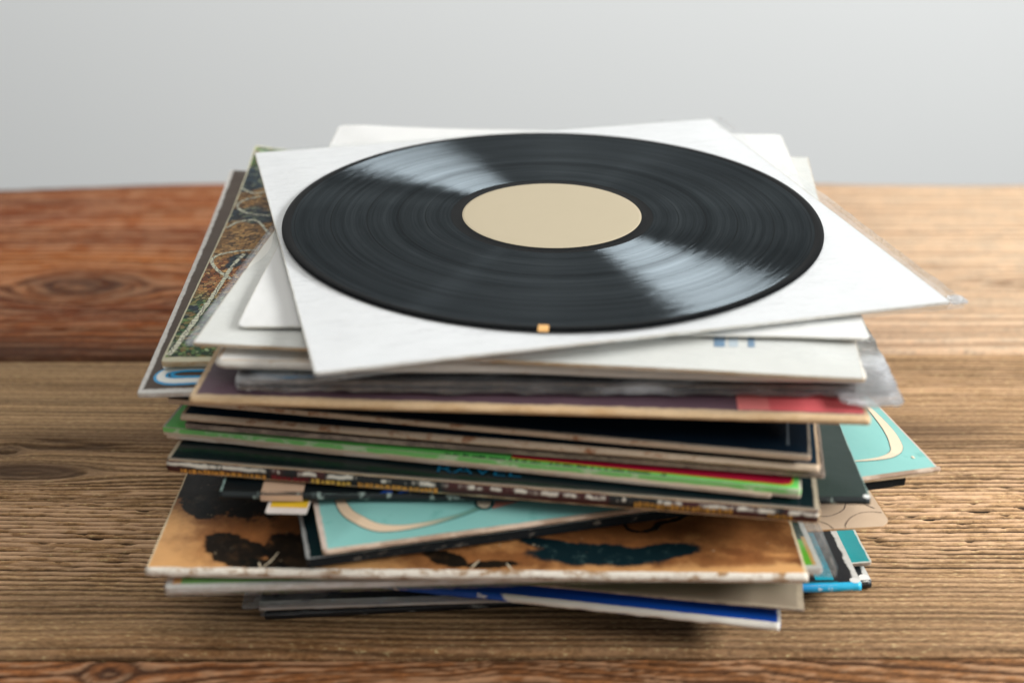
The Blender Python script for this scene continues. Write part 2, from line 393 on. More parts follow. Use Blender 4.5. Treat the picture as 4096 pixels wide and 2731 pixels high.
def spine(name, parent, w_, d_, t, e, mat, seed=3, out=0.0009, short=(0.0006, 0.0006), rag=0.00035, z0=0.0, yoff=0.0):
    """folded cardboard spine along the front edge, frayed along its length"""
    nz = VN(seed); n = 150; xs = np.linspace(-w_/2 + short[0], w_/2 - short[1], n); V = []; F = []; K = 9
    for j in range(K + 1):
        a = -math.pi/2 + math.pi*j/K
        ca, sa = math.cos(a), math.sin(a)
        fr = rag*(nz.f(xs*140, j*0.6 + 0*xs, 3) - 0.5)*2
        V.append(np.column_stack([xs, -d_/2 + 0.0016 - ca*(out + 0.0016) + fr*ca + yoff, z0 + t/2 + sa*(e/2 + 0.00025) + fr*0.5]))
    V = np.concatenate(V)
    for j in range(K):
        for i in range(n - 1): F.append((j*n + i, j*n + i + 1, (j + 1)*n + i + 1, (j + 1)*n + i))
    m = len(F)
    F.append(tuple(j*n for j in range(K + 1))); F.append(tuple(j*n + n - 1 for j in range(K, -1, -1)))
    return link(name, mesh(name, V, F, True), parent, (mat,))

def plastic_mat(name, haze=0.05, gloss=0.08, tint=(0.985, 0.99, 0.99, 1), milk=(0.85, 0.87, 0.88, 1)):
    """clear polythene: mostly see-through, with a milky film, wrinkles that shine"""
    k = NT(name); t = k.t
    tr = k.n('ShaderNodeBsdfTransparent'); tr.inputs[0].default_value = tint
    df = k.n('ShaderNodeBsdfDiffuse'); df.inputs[0].default_value = milk
    tl = k.n('ShaderNodeBsdfTranslucent'); tl.inputs[0].default_value = milk
    gl = k.n('ShaderNodeBsdfGlossy'); gl.inputs['Roughness'].default_value = 0.11; gl.inputs[0].default_value = (1, 1, 1, 1)
    nb = k.bump(k.noise(70, 4, 0.6, v=k.vec(scale=(.55, 1.5, 1))), 0.9, 0.0035)
    k.put(df.inputs['Normal'], nb); k.put(gl.inputs['Normal'], nb)
    m0 = k.n('ShaderNodeMixShader'); m0.inputs[0].default_value = 0.45; t.links.new(df.outputs[0], m0.inputs[1]); t.links.new(tl.outputs[0], m0.inputs[2])
    m1 = k.n('ShaderNodeMixShader'); k.put(m1.inputs[0], k.math('ADD', k.math('MULTIPLY', k.step(k.noise(34, 4, .6, v=k.vec(scale=(.6, 1.4, 1))), .44, .72), haze*1.5), haze*0.35, clamp=True)); t.links.new(tr.outputs[0], m1.inputs[1]); t.links.new(m0.outputs[0], m1.inputs[2])
    fz = k.n('ShaderNodeFresnel'); fz.inputs[0].default_value = 1.45; k.put(fz.inputs[1], nb)
    m2 = k.n('ShaderNodeMixShader'); k.put(m2.inputs[0], k.math('MULTIPLY', fz.outputs[0], gloss*3.5, clamp=True)); t.links.new(m1.outputs[0], m2.inputs[1]); t.links.new(gl.outputs[0], m2.inputs[2])
    t.links.new(m2.outputs[0], k.out.inputs[0]); return k.m

TAN = rgb(206, 172, 128); CREAM = rgb(226, 214, 194); GREYT = rgb(168, 156, 142); WHITE = rgb(238, 238, 236)
E_tan = edge_mat('tan_card_edge', TAN, rgb(232, 208, 172))
E_rust = edge_mat('rusty_card_edge', rgb(150, 104, 72), rgb(204, 184, 158), 70, 0.34, 0.46)
E_grey = edge_mat('grey_card_edge', rgb(120, 108, 98), rgb(172, 156, 138), 80)
E_dark = edge_mat('dark_card_edge', rgb(20, 24, 26), rgb(120, 112, 100), 120, 0.56, 0.68)
E_white = edge_mat('white_paper_edge', rgb(214, 208, 196), rgb(240, 238, 232), 90)
E_wornwhite = edge_mat('frayed_white_edge', rgb(150, 118, 84), rgb(238, 230, 214), 95, 0.36, 0.52)
POLY = plastic_mat('clear_polythene'); POLY_MILK = plastic_mat('crumpled_polythene', 0.09, 0.14); POLY_WHITE = plastic_mat('creased_polythene', 0.75, 0.22, (.97, .97, .97, 1), (.95, .96, .97, 1)); POLY_DULL = plastic_mat('greyed_polythene', .30, .12, (.9, .91, .92, 1), (.6, .62, .64, 1)); POLY_GREY = plastic_mat('dull_polythene', 0.14, 0.07, (0.93, 0.94, 0.95, 1))

def sleeve(key, label, z, t, e, c, a, w_, d_, mat, edge, seed, name='record_sleeve', cat='record sleeve', **kw):
    root = thing(name, label, cat, (c[0], c[1], TZ + z - t), R(a), GRP)
    me, top = slab(w_, d_, t, e, seed, **kw)
    o = link('cover', me, root, (mat, edge)); me.name = 'cover'
    return root, top

# --- A: white sleeve that carries the record
def white_paper(name, W, D, base=rgb(222, 222, 221), paper=rgb(220, 216, 206)):
    return cover_mat(name, W, D, base, (0.0008,)*4, paper, 0.6, 0.06, 0.2, 0.5, relief=0.6)
r, top = sleeve('A', 'bright white paper sleeve in clear plastic, directly under the black vinyl record', -.0018, .0032, .0014, (.0253, .7163), 14.54, .3125, .3125,
                white_paper('bright_white_paper', .3125, .3125), E_white, 1, wave=0.0003, jit=0.0001)
me, _ = slab(.3195, .3175, .0037, .0034, 71, wave=0.0003, jit=0.0003, crumple=0.0012, off=(.0032, -.0006), z0=-.0002, fall=.012)
link('plastic_cover', me, r, (POLY,)); me.name = 'plastic_cover'
# pinched corner of the plastic at the right
me, _ = slab(.010, .009, .0022, .0010, 77, wave=0.0008, jit=0.0006, crumple=0.0012, off=(.1605, -.1545), z0=.0006, fall=.004, N=24)
link('plastic_corner', me, r, (POLY_WHITE,)); me.name = 'plastic_corner'

# --- B
r, top = sleeve('B', 'plain white paper sleeve with rounded corners, just below the topmost white sleeve', -.0052, .0042, .0010, (.0249, .7339), -2.36, .3015, .314,
                white_paper('soft_white_paper', .3015, .314, rgb(212, 211, 207)), E_white, 2, rc=.005, wave=0.0006, fall=.05, curls=((-.9, 1, .12, .002), (-1, -1, .07, -.0013)))

# --- C: cream sleeve with blue letters
r, top = sleeve('C', 'cream white sleeve with two blue printed bars near its front edge, inside loose plastic', -.0095, .0045, .0016, (.0212, .7101), -6.3, .3125, .3125,
                white_paper('cream_paper', .3125, .3125, rgb(227, 225, 216), rgb(204, 190, 168)), E_tan, 3, wave=0.0008)
blue_ink = plain('faded_blue_ink', rgb(112, 142, 166), 0.5)
pale_blue = plain('pale_blue_ink', rgb(196, 206, 210), 0.5)
patch('printed_bar', r, top, [(.0888, -.134), (.0939, -.1334), (.0942, -.118), (.089, -.118)], blue_ink)
patch('printed_bar', r, top, [(.1046, -.1326), (.1078, -.1322), (.1080, -.118), (.1048, -.118)], blue_ink)
patch('printed_bar', r, top, [(.0957, -.1332), (.1000, -.1328), (.1003, -.118), (.0960, -.118)], pale_blue)
me, _ = slab(.316, .3135, .0050, .0020, 33, wave=.0006, off=(-.0022, -.0002), z0=-.00015, fall=.03)
link('plastic_cover', me, r, (POLY_GREY,)); me.name = 'plastic_cover'

# --- D: fat white sleeve
r, top = sleeve('D', 'puffy white sleeve with a stained rounded front edge, under the cream sleeve at left', -.0145, .0088, .0046, (.019, .7163), -2.52, .3022, .314,
                cover_mat('stained_white_card', .3022, .314, lambda k: k.mix(k.step(k.noise(22, 4), .55, .75), rgb(236, 233, 226), rgb(206, 190, 166)), (.001,)*4, rgb(196, 160, 120), .6, .1),
                edge_mat('stained_white_edge', rgb(232, 226, 214), rgb(180, 140, 100), 45, .58, .75), 4, wave=.0014, rc=.004, bulge=.8)

# --- E: dark cover with a blue letter in crumpled plastic
letter_white = plain('letter_white', rgb(232, 234, 228), .5, mottled=.04); letter_blue = plain('letter_blue', rgb(48, 150, 200), .45, mottled=.06); letter_deep = plain('letter_deep_blue', rgb(20, 84, 130), .45)
r, top = sleeve('E', 'dark grey sleeve with a curved blue and white letter inside crumpled clear plastic', -.0235, .0050, .002, (.0175, .7160), -.55, .2913, .314,
                cover_mat('charcoal_cover', .2913, .314, rgb(44, 46, 48), (.001,)*4, GREYT), E_grey, 5)
pts = [(-.095, -.133), (-.1078, -.1340), (-.1325, -.1370), (-.1371, -.1411), (-.1348, -.1468), (-.1257, -.1500), (-.1096, -.149), (-.095, -.147)]
ribbon('letter_outline', r, top, pts, .0095, letter_blue, .00015); ribbon('letter', r, top, pts, .006, letter_white, .0003)
me, _ = slab(.3115, .3175, .0054, .0036, 55, wave=.0014, jit=.0006, crumple=.0022, off=(.0092, -.0046), z0=-.00025, N=90, rc=.008, fall=.02)
link('plastic_cover', me, r, (plastic_mat('wrinkled_polythene', .40, .26, (.96, .96, .97, 1)),)); me.name = 'plastic_cover'
me, _ = slab(.032, .052, .0030, .0018, 58, wave=.0012, jit=.0012, crumple=.0034, off=(.1500, -.1470), z0=.0004, N=56, rc=.007, fall=.022)
link('plastic_corner', me, r, (POLY_WHITE,)); me.name = 'plastic_corner'

# --- G: maroon gatefold with a pink block
def maroon(k):
    return k.mix(k.noise(40, 5), rgb(70, 52, 60), rgb(92, 72, 80))
r, top = sleeve('G', 'dull maroon sleeve with a pink red block at its right end', -.029, .0058, .0034, (.0149, .7012), -3.05, .3151, .314,
                cover_mat('maroon_print', .3151, .314, maroon, (.0042, .003, .0024, .002), rgb(214, 186, 150), .5, .3, .2, .35), E_tan, 6, wave=.0006)
pink = plain('pink_red_ink', rgb(200, 92, 94), .5, mottled=.05); pink2 = plain('light_pink_ink', rgb(214, 122, 118), .5, mottled=.05)
patch('printed_block', r, top, [(.0975, -.1528), (.1122, -.1526), (.1122, -.06), (.0975, -.06)], pink2)
patch('printed_block', r, top, [(.1122, -.1526), (.1552, -.1524), (.1552, -.06), (.1122, -.06)], pink)
spine('spine', r, .3151, .314, .0058, .0032, edge_mat('tan_spine', rgb(196, 158, 112), rgb(224, 192, 150), 40, .3, .6), 6)

# --- I: mosaic cover
def mosaic(k):
    v = k.vec(rot=(0, 0, .5), scale=(1, 1.25, 1)); wv = k.n('ShaderNodeVectorMath'); wv.operation = 'ADD'
    nn = k.n('ShaderNodeTexNoise'); nn.inputs['Scale'].default_value = 30; k.put(nn.inputs['Vector'], k.obj)
    mm = k.n('ShaderNodeVectorMath'); mm.operation = 'SCALE'; k.put(mm.inputs[0], nn.outputs['Color']); mm.inputs['Scale'].default_value = .02
    k.put(wv.inputs[0], v); k.put(wv.inputs[1], mm.outputs[0])
    vo = k.vor(330, 'F1', wv.outputs[0], .75); ve = k.vor(330, 'DISTANCE_TO_EDGE', wv.outputs[0], .75)
    rnd = k.sep(vo.outputs['Color'])[0]; rnd2 = k.sep(vo.outputs['Color'])[1]
    x, y, z = k.sep()
    yy = k.math('ADD', y, k.math('MULTIPLY', k.math('SUBTRACT', k.noise(26, 3), .5), .05))
    warm = k.ramp(rnd, [(0, rgb(66, 38, 26)), (.3, rgb(140, 80, 42)), (.6, rgb(178, 122, 66)), (.85, rgb(206, 164, 104)), (1, rgb(90, 40, 26))])
    green = k.ramp(rnd, [(0, rgb(24, 38, 30)), (.35, rgb(48, 84, 50)), (.6, rgb(104, 128, 72)), (.8, rgb(120, 88, 46)), (1, rgb(160, 190, 140))])
    ochre = k.ramp(rnd, [(0, rgb(70, 48, 30)), (.4, rgb(150, 110, 60)), (.8, rgb(192, 150, 92)), (1, rgb(120, 84, 46))])
    navy = k.ramp(rnd, [(0, rgb(16, 26, 38)), (.6, rgb(38, 56, 66)), (1, rgb(110, 118, 96))])
    c = k.mix(k.step(yy, -.085, -.065), green, warm)
    c = k.mix(k.step(yy, -.030, -.022), c, ochre)
    c = k.mix(k.step(yy, .030, .036), c, navy); c = k.mix(k.step(yy, .050, .056), c, ochre)
    c = k.mix(k.step(yy, .085, .09), c, navy); c = k.mix(k.step(yy, .125, .13), c, green)
    blob = k.step(k.noise(34, 2), .62, .66); c = k.mix(blob, c, navy)
    g = k.step(ve.outputs['Distance'], .02, .10)
    return k.mix(g, rgb(34, 28, 22), c)
r, top = sleeve('I', 'glossy mosaic patterned sleeve in brown green and navy sticking out at the left', -.035, .0054, .003, (-.0218, .7609), 1.13, .314, .314,
                cover_mat('mosaic_print', .314, .314, mosaic, (.0055, .0012, .002, .002), rgb(222, 216, 186), .5, .03, .12, .12), E_tan, 7, curls=((-1, 1, .17, .010),))
tess = NT('white_tesserae'); tv = tess.vor(300, 'DISTANCE_TO_EDGE', None, .6)
tess = tess.fin(tess.mix(tess.step(tv.outputs['Distance'], .03, .1), rgb(60, 52, 40), rgb(206, 206, 178)), .4)
ribbon('printed_line', r, top, [(-.1546, -.150), (-.1528, -.1414), (-.1501, -.119), (-.1465, -.0918), (-.1436, -.0656), (-.141, -.0377), (-.137, -.02)], [.003, .003, .0025, .0022], tess, .0002, .25)
ribbon('printed_line', r, top, [(-.1279, -.0141), (-.1432, -.0154), (-.1527, -.02), (-.1545, -.0292), (-.1486, -.0428), (-.1388, -.0565)], .002, tess, .0002, .25)
ribbon('printed_line', r, top, [(-.1261, .0095), (-.1376, .0329), (-.1485, .033), (-.1551, .0241)], .0018, tess, .0002, .25)
ribbon('printed_line', r, top, [(-.1305, .0404), (-.1452, .0466), (-.154, .0584), (-.1514, .0687), (-.141, .0744)], .0018, tess, .0002, .25)
ribbon('printed_line', r, top, [(-.155, .088), (-.147, .080), (-.139, .082), (-.125, .096)], .0018, tess, .0002, .25)

# --- H: dark brown cover with the big letter
r, top = sleeve('H', 'dark brown sleeve with torn white borders and a blue white letter, far left', -.0405, .0066, .0024, (-.0329, .7431), 2.36, .314, .314,
                cover_mat('dark_brown_print', .314, .314, lambda k: k.mix(k.noise(30, 5), rgb(62, 52, 46), rgb(86, 74, 64)), (.0048, .0030, .002, .0015), rgb(232, 228, 220), .5, .12, .12, .42, 90), E_white, 8,
                curls=((-1, 1, .17, .006),), wave=.0006)
pts = [(-.110, -.1345), (-.1272, -.1345), (-.1414, -.1345), (-.1465, -.1358), (-.1482, -.1402), (-.1462, -.1446), (-.141, -.1462), (-.1287, -.1458), (-.110, -.1455)]
ribbon('letter_outline', r, top, pts, .0072, letter_blue, .00015); ribbon('letter', r, top, pts, .0042, letter_white, .0003)
ribbon('letter_inner', r, top, [(-.110, -.1376), (-.135, -.1376), (-.1418, -.1390), (-.1425, -.1408), (-.1405, -.1424), (-.135, -.1430), (-.110, -.1430)], .0018, letter_blue, .0004)
ribbon('letter_shadow', r, top, [(-.142, -.1312), (-.110, -.1316)], .0026, letter_deep, .00032)
ribbon('letter', r, top, [(-.1434, -.1345), (-.1464, -.1320), (-.1476, -.1296)], .0036, letter_white, .00045)
for yy in (-.085, -.028, .018, .058, .09):
    disc_patch('printed_fleck', r, top, (-.1415 + .012 + (yy + .09)*.0, yy), .0014, .003, letter_blue, .0003)

# --- K group: navy and black covers with tan edges
def navy(c1, c2): return lambda k: k.mix(k.noise(30, 5, .6), c1, c2)
r, top = sleeve('K', 'dark navy sleeve with a pale worn border, directly under the maroon sleeve', -.048, .0068, .0026, (.0099, .7163), -9.6, .314, .314,
                cover_mat('navy_print', .314, .314, navy(rgb(6, 16, 24), rgb(14, 30, 42)), (.0022, .002, .0016, .002), rgb(150, 138, 122), .4, .07, .14, .3), E_rust, 9)
ribbon('printed_rule', r, top, [(.1462, -.149), (.1462, -.05), (.1462, .05)], .0012, plain('grey_rule', rgb(96, 106, 112), .5))
r, top = sleeve('K', 'dark navy sleeve with rust stained tan front edge, second below the maroon sleeve', -.055, .0056, .0030, (.0131, .7145), -8.57, .3111, .314,
                cover_mat('navy_print_b', .3111, .314, navy(rgb(6, 20, 30), rgb(10, 38, 52)), (.0024, .002, .0016, .002), rgb(206, 178, 146), .4, .1, .14, .3), E_rust, 10)
spine('spine', r, .3111, .314, .0056, .0030, E_rust, 10)
r, top = sleeve('K', 'thin black sleeve with a scuffed grey edge lying directly on the bright green sleeve', -.0608, .0042, .0026, (.0144, .7162), -8.18, .3127, .314,
                cover_mat('black_print', .3127, .314, navy(rgb(12, 14, 16), rgb(26, 28, 30)), (.0016, .0016, .0016, .002), rgb(128, 116, 104), .42, .15, .14, .8), E_grey, 11)

# --- J: green with red panel
k = NT('green_tan_edge'); hz = k.math('ADD', k.sep()[2], k.math('MULTIPLY', k.math('SUBTRACT', k.noise(60, 4), .5), .0022))
green_edge = k.fin(k.mix(k.step(hz, .0024, .0034), rgb(200, 182, 160), k.mix(k.step(k.noise(90, 4), .5, .62), rgb(124, 196, 108), rgb(190, 214, 170))), .6)
def green_print(k): return k.mix(k.noise(25, 4), rgb(92, 196, 84), rgb(118, 214, 108))
r, top = sleeve('J', 'bright green sleeve with a crimson panel and tiny dark text along its front', -.0652, .0064, .0044, (.0075, .7141), -10.23, .3152, .314,
                cover_mat('green_print', .3152, .314, green_print, (.0012, .0016, .0012, .001), rgb(214, 206, 186), .4, .12, .4, .7), green_edge, 12)
red = plain('crimson_ink', rgb(176, 24, 56), .4, mottled=.06); yel = plain('yellow_rule', rgb(190, 190, 40), .4)
pl_ = [(.02, -.1534), (.1490, -.1534), (.1520, -.1524), (.1532, -.1499), (.1532, -.03), (.02, -.03)]
patch('printed_rule', r, top, [(x + (.0007 if x > .1 else 0), y - (.0007 if y < -.1 else 0)) for x, y in pl_], yel, .00012)
patch('printed_panel', r, top, pl_, red, .0003)
inkg = plain('dark_green_ink', rgb(14, 74, 40), .5)
rnd = random.Random(4); bm = bmesh.new(); x = -.012
while x < .094:
    L_ = rnd.uniform(.0006, .0013); h = rnd.uniform(.0012, .0021); y = -.1560
    if rnd.random() > .2:
        vs = [bm.verts.new((px, py, float(top(px, py)) + .0002)) for px, py in ((x, y), (x + L_, y), (x + L_, y + h), (x, y + h))]; bm.faces.new(vs)
    x += L_ + (.0005 if rnd.random() < .8 else .0022)
me = bpy.data.meshes.new('printed_text'); bm.to_mesh(me); bm.free(); o = link('printed_text', me, r, (inkg,)); tag(o, kind='stuff')
ribbon('printed_rule', r, top, [(-.15, -.1566), (0, -.1566), (.153, -.1566)], .0004, plain('pale_green_rule', rgb(190, 220, 170), .5), .0002)
me, _ = slab(.300, .302, .0022, .0020, 121, wave=.0004, off=(-.0055, -.0075), z0=.0003, jit=.0003)
link('inner_sleeve', me, r, (plain('tan_paper', rgb(206, 182, 158), .7), edge_mat('tan_paper_edge', rgb(196, 170, 146), rgb(220, 202, 182), 40))); me.name = 'inner_sleeve'

# --- L: black glossy with blue word
r, top = sleeve('L', 'glossy black sleeve with a turquoise word and frayed spine lettered in orange', -.0722, .0084, .0072, (.0079, .7019), -7.79, .3153, .314,
                cover_mat('black_gloss_print', .3153, .314, navy(rgb(8, 18, 20), rgb(16, 32, 34)), (.0012, .002, .0026, .002), rgb(170, 156, 132), .20, .06, .5, .35), E_tan, 13)
turq = plain('turquoise_ink', rgb(12, 84, 112), .4)
lettering('lettering', r, top, 'RAVEL', (-.024, -.1496), (1, .02), .0062, .041, turq)
L_spine = NT('black_spine_print'); k = L_spine
fr_ = k.sep()[2]
base_ = k.mix(k.step(k.noise(28, 2, v=k.vec(scale=(1, .1, .1))), .5, .55), rgb(24, 26, 26), rgb(58, 28, 26))
hn = k.math('ADD', fr_, k.math('MULTIPLY', k.math('SUBTRACT', k.noise(160, 3), .5), .0026))
band = k.math('MULTIPLY', k.step(hn, .0044, .0052), k.math('SUBTRACT', 1.0, k.step(hn, .0062, .0070)))
lft = k.math('SUBTRACT', 1.0, k.step(k.sep()[0], -.14, -.06))
worn = k.math('MULTIPLY', band, k.step(k.math('ADD', k.noise(120, 4, .6, v=k.vec(scale=(1, .3, .3))), k.math('MULTIPLY', lft, .16)), .46, .56))
lowl = k.math('SUBTRACT', 1.0, k.step(fr_, .0010, .0016))
topl = k.step(fr_, .0074, .0078)
c_ = k.mix(k.math('MULTIPLY', topl, .7), base_, rgb(120, 112, 98)); c_ = k.mix(worn, c_, rgb(206, 200, 184)); c_ = k.mix(lowl, c_, rgb(170, 138, 104))
L_spine = k.fin(c_, .6, k.bump(k.noise(400, 3), .3, .0006))
spine('spine', r, .3153, .314, .0084, .0074, L_spine, 13, out=.0008, rag=.0005)
sy = -.314/2 - .0011
org = plain('orange_ink', rgb(206, 146, 66), .6, mottled=.2, scale=260); dred = plain('dark_red_ink', rgb(104, 26, 30), .6); yw = plain('yellow_ink', rgb(222, 178, 80), .6, mottled=.2, scale=260); gold = plain('gold_ink', rgb(170, 124, 54), .6, mottled=.25, scale=300)
def spine_marks(name, r, x0, x1, z0, z1, mat, seed, y=sy, solid=False):
    q = random.Random(seed); bm = bmesh.new(); x = x0
    while x < x1:
        L_ = (x1 - x0) if solid else q.uniform(.0008, .0026); b = q.uniform(0, (z1 - z0)*.25); tt = z1 - q.uniform(0, (z1 - z0)*.25)
        bm.faces.new([bm.verts.new(p) for p in ((x, y, z0 + b), (min(x + L_, x1), y, z0 + b), (min(x + L_, x1), y, tt), (x, y, tt))]); x += L_ + q.uniform(.0003, .0011)
    me = bpy.data.meshes.new(name); bm.to_mesh(me); bm.free(); return link(name, me, r, (mat,))
for a_, b_, m_, s_ in ((-.150, -.106, org, 1), (-.104, -.086, dred, 2), (-.084, -.064, yw, 3), (-.061, -.022, org, 4)):
    tag(spine_marks('spine_lettering', r, a_, b_, .0014, .0042, m_, s_), kind='stuff')
tag(spine_marks('spine_lettering', r, .072, .118, .0024, .0058, gold, 7), kind='stuff')
tag(spine_marks('spine_lettering', r, .134, .146, .0024, .0048, gold, 8), kind='stuff')

# --- N: black sleeve with beige strip
r, top = sleeve('N', 'black sleeve with a beige strip, small blue triangles and a dark green right end', -.081, .0054, .0034, (.0171, .7075), -.42, .3148, .314,
                cover_mat('black_green_print', .3148, .314, lambda k: k.mix(k.step(k.sep()[0], .05, .14), rgb(14, 20, 22), rgb(34, 46, 42)), (.0010, .0014, .0009, .0012), rgb(150, 176, 168), .36, .10, .2, .8),
                edge_mat('black_edge', rgb(22, 26, 26), rgb(96, 104, 98), 130, .52, .6), 14, jit=.0004)
strip = plain('beige_strip', rgb(196, 164, 136), .6, mottled=.05)
patch('printed_strip', r, top, [(-.1369, -.1567), (-.1165, -.1567), (-.1165, -.09), (-.1369, -.09)], strip, .0002)
sp_m = NT('black_letter_spine'); k = sp_m
sp_m = k.fin(k.mix(k.step(k.noise(190, 4, .6, v=k.vec(scale=(1, .2, .5))), .55, .66), rgb(20, 26, 26), rgb(128, 142, 134)), .5, k.bump(k.noise(300, 3), .3, .0005))
spine('spine', r, .3148, .314, .0054, .0036, sp_m, 14, out=.0007)
bm = bmesh.new()
for p in (((-.1369), (-.1165)),): bm.faces.new([bm.verts.new(v) for v in ((p[0], -.1581, .001), (p[1], -.1581, .001), (p[1], -.1581, .0044), (p[0], -.1581, .0044))])
me = bpy.data.meshes.new('printed_strip'); bm.to_mesh(me); bm.free(); link('printed_strip', me, r, (strip,))
tb = plain('blue_triangle_ink', rgb(40, 92, 190), .45, mottled=.05)
for tri in ([(-.0795, -.1558), (-.0730, -.1500), (-.0735, -.1558)], [(-.071, -.1558), (-.0655, -.1503), (-.0655, -.1558)], [(-.0600, -.1558), (-.0572, -.1480), (-.054, -.1558)]): patch('printed_triangle', r, top, tri, tb, .0003)
disc_patch('bare_corner', r, top, (.1553, -.1553), .0017, .0017, plain('bare_white_card', rgb(230, 230, 224), .7), .0004)

# --- yellow card tucked in
r = thing('paper_card', 'small white edged yellow card tucked in at the left above the turquoise sleeve', 'card', (.0287, .7042, TZ - .0870), R(13.9))
me, tp = slab(.0205, .034, .0005, .0005, 9, N=16, jit=.0002, off=(-.1668, -.1088), z0=-.0002)
# turned to lie square with the sleeve above it
cx_, cy_ = -.1668, -.1088; rot_ = R(-16)
for v in me.vertices:
    dx_, dy_ = v.co.x - cx_, v.co.y - cy_
    v.co.x = cx_ + dx_*math.cos(rot_) - dy_*math.sin(rot_); v.co.y = cy_ + dx_*math.sin(rot_) + dy_*math.cos(rot_)
link('card', me, r, (plain('card_white', rgb(226, 214, 204), .7), E_white)); me.name = 'card'
pp = [(-.0084, -.0118), (.0094, -.0118), (.0094, .016), (-.0084, .016)]
patch('printed_field', r, lambda x, y: .0003 + 0*np.asarray(x), [(cx_ + a_*math.cos(rot_) - b_*math.sin(rot_), cy_ + a_*math.sin(rot_) + b_*math.cos(rot_)) for a_, b_ in pp], plain('card_yellow', rgb(228, 184, 44), .6, mottled=.05), .00012)

# --- P: turquoise with beige curls
def turquoise(k):
    c = k.mix(k.noise(16, 5, .6), rgb(110, 168, 160), rgb(138, 186, 178))
    return k.mix(k.math('MULTIPLY', k.step(k.noise(48, 4), .60, .72), .5), c, rgb(84, 146, 136))
r, top = sleeve('P', 'pale turquoise sleeve with beige curls, its right corner sticking out of the pile', -.087, .0064, .0022, (.0287, .7042), 13.9, .3155, .314,
                cover_mat('turquoise_print', .3155, .314, turquoise, (.0012, .0030, .0012, .0015), rgb(216, 196, 180), .42, .10, .2, .3), E_tan, 15, curls=((1, -1, .12, -.0016),))
beige = plain('beige_ink', rgb(222, 204, 176), .5, mottled=.04); outl = plain('dark_teal_ink', rgb(28, 74, 72), .5)
grad = NT('beige_to_teal_ink'); k = grad
grad = k.fin(k.mix(k.step(k.sep()[0], -.122, -.086), rgb(222, 196, 164), rgb(96, 138, 124)), .5)
pts = [(-.1466, -.100), (-.1452, -.1129), (-.1421, -.1301), (-.1335, -.1425), (-.1228, -.1469), (-.1071, -.1469), (-.0896, -.1435), (-.0784, -.1395)]
ribbon('printed_curl_outline', r, top, pts, [.0043, .0047, .0059, .0067, .0061, .0041, .0033, .0027, .0026], outl, .00015, cross=6)
ribbon('printed_curl', r, top, pts, [.0036, .004, .0052, .006, .0054, .0034, .0026, .002, .002], grad, .0003, cross=6)
disc_patch('printed_curl_outline', r, top, (-.0772, -.1372), .0046, .0054, outl, .0004); disc_patch('printed_curl', r, top, (-.0772, -.1372), .0034, .0042, beige, .00055)
patch('printed_triangle', r, top, [(-.0742, -.1425), (-.0480, -.1372), (-.0493, -.130), (-.0679, -.1300)], plain('salmon_ink', rgb(206, 136, 118), .5), .0003)
pts = [(.1478, -.078), (.1501, -.0889), (.1504, -.1010), (.1491, -.1182), (.1455, -.1320), (.1398, -.1394), (.1303, -.1420), (.1150, -.1418)]
ribbon('printed_curl_outline', r, top, pts, [.0010, .0024, .0042, .0062, .0072, .0046, .0024, .0010], outl, .00015, cross=6)
ribbon('printed_curl', r, top, pts, [.0006, .002, .0038, .0058, .0068, .0042, .002, .0006], beige, .0003, cross=6)
disc_patch('worn_spot', r, top, (.1490, -.1435), .0008, .0012, beige, .0003)
spine('spine', r, .3155, .314, .0064, .0020, edge_mat('faded_card_edge', rgb(150, 126, 106), rgb(206, 184, 162), 50), 15, out=.0005)

# --- Q: black under turquoise
r, top = sleeve('Q', 'black sleeve with white rubbed left border lying askew just beneath the turquoise sleeve', -.094, .0084, .0050, (.0161, .7063), 14.0, .3072, .314,
                cover_mat('black_navy_print', .3072, .314, navy(rgb(8, 22, 34), rgb(14, 44, 40)), (.0010, .0022, .0016, .0015), rgb(206, 208, 204), .4, .12, .12, .6), E_dark, 16)

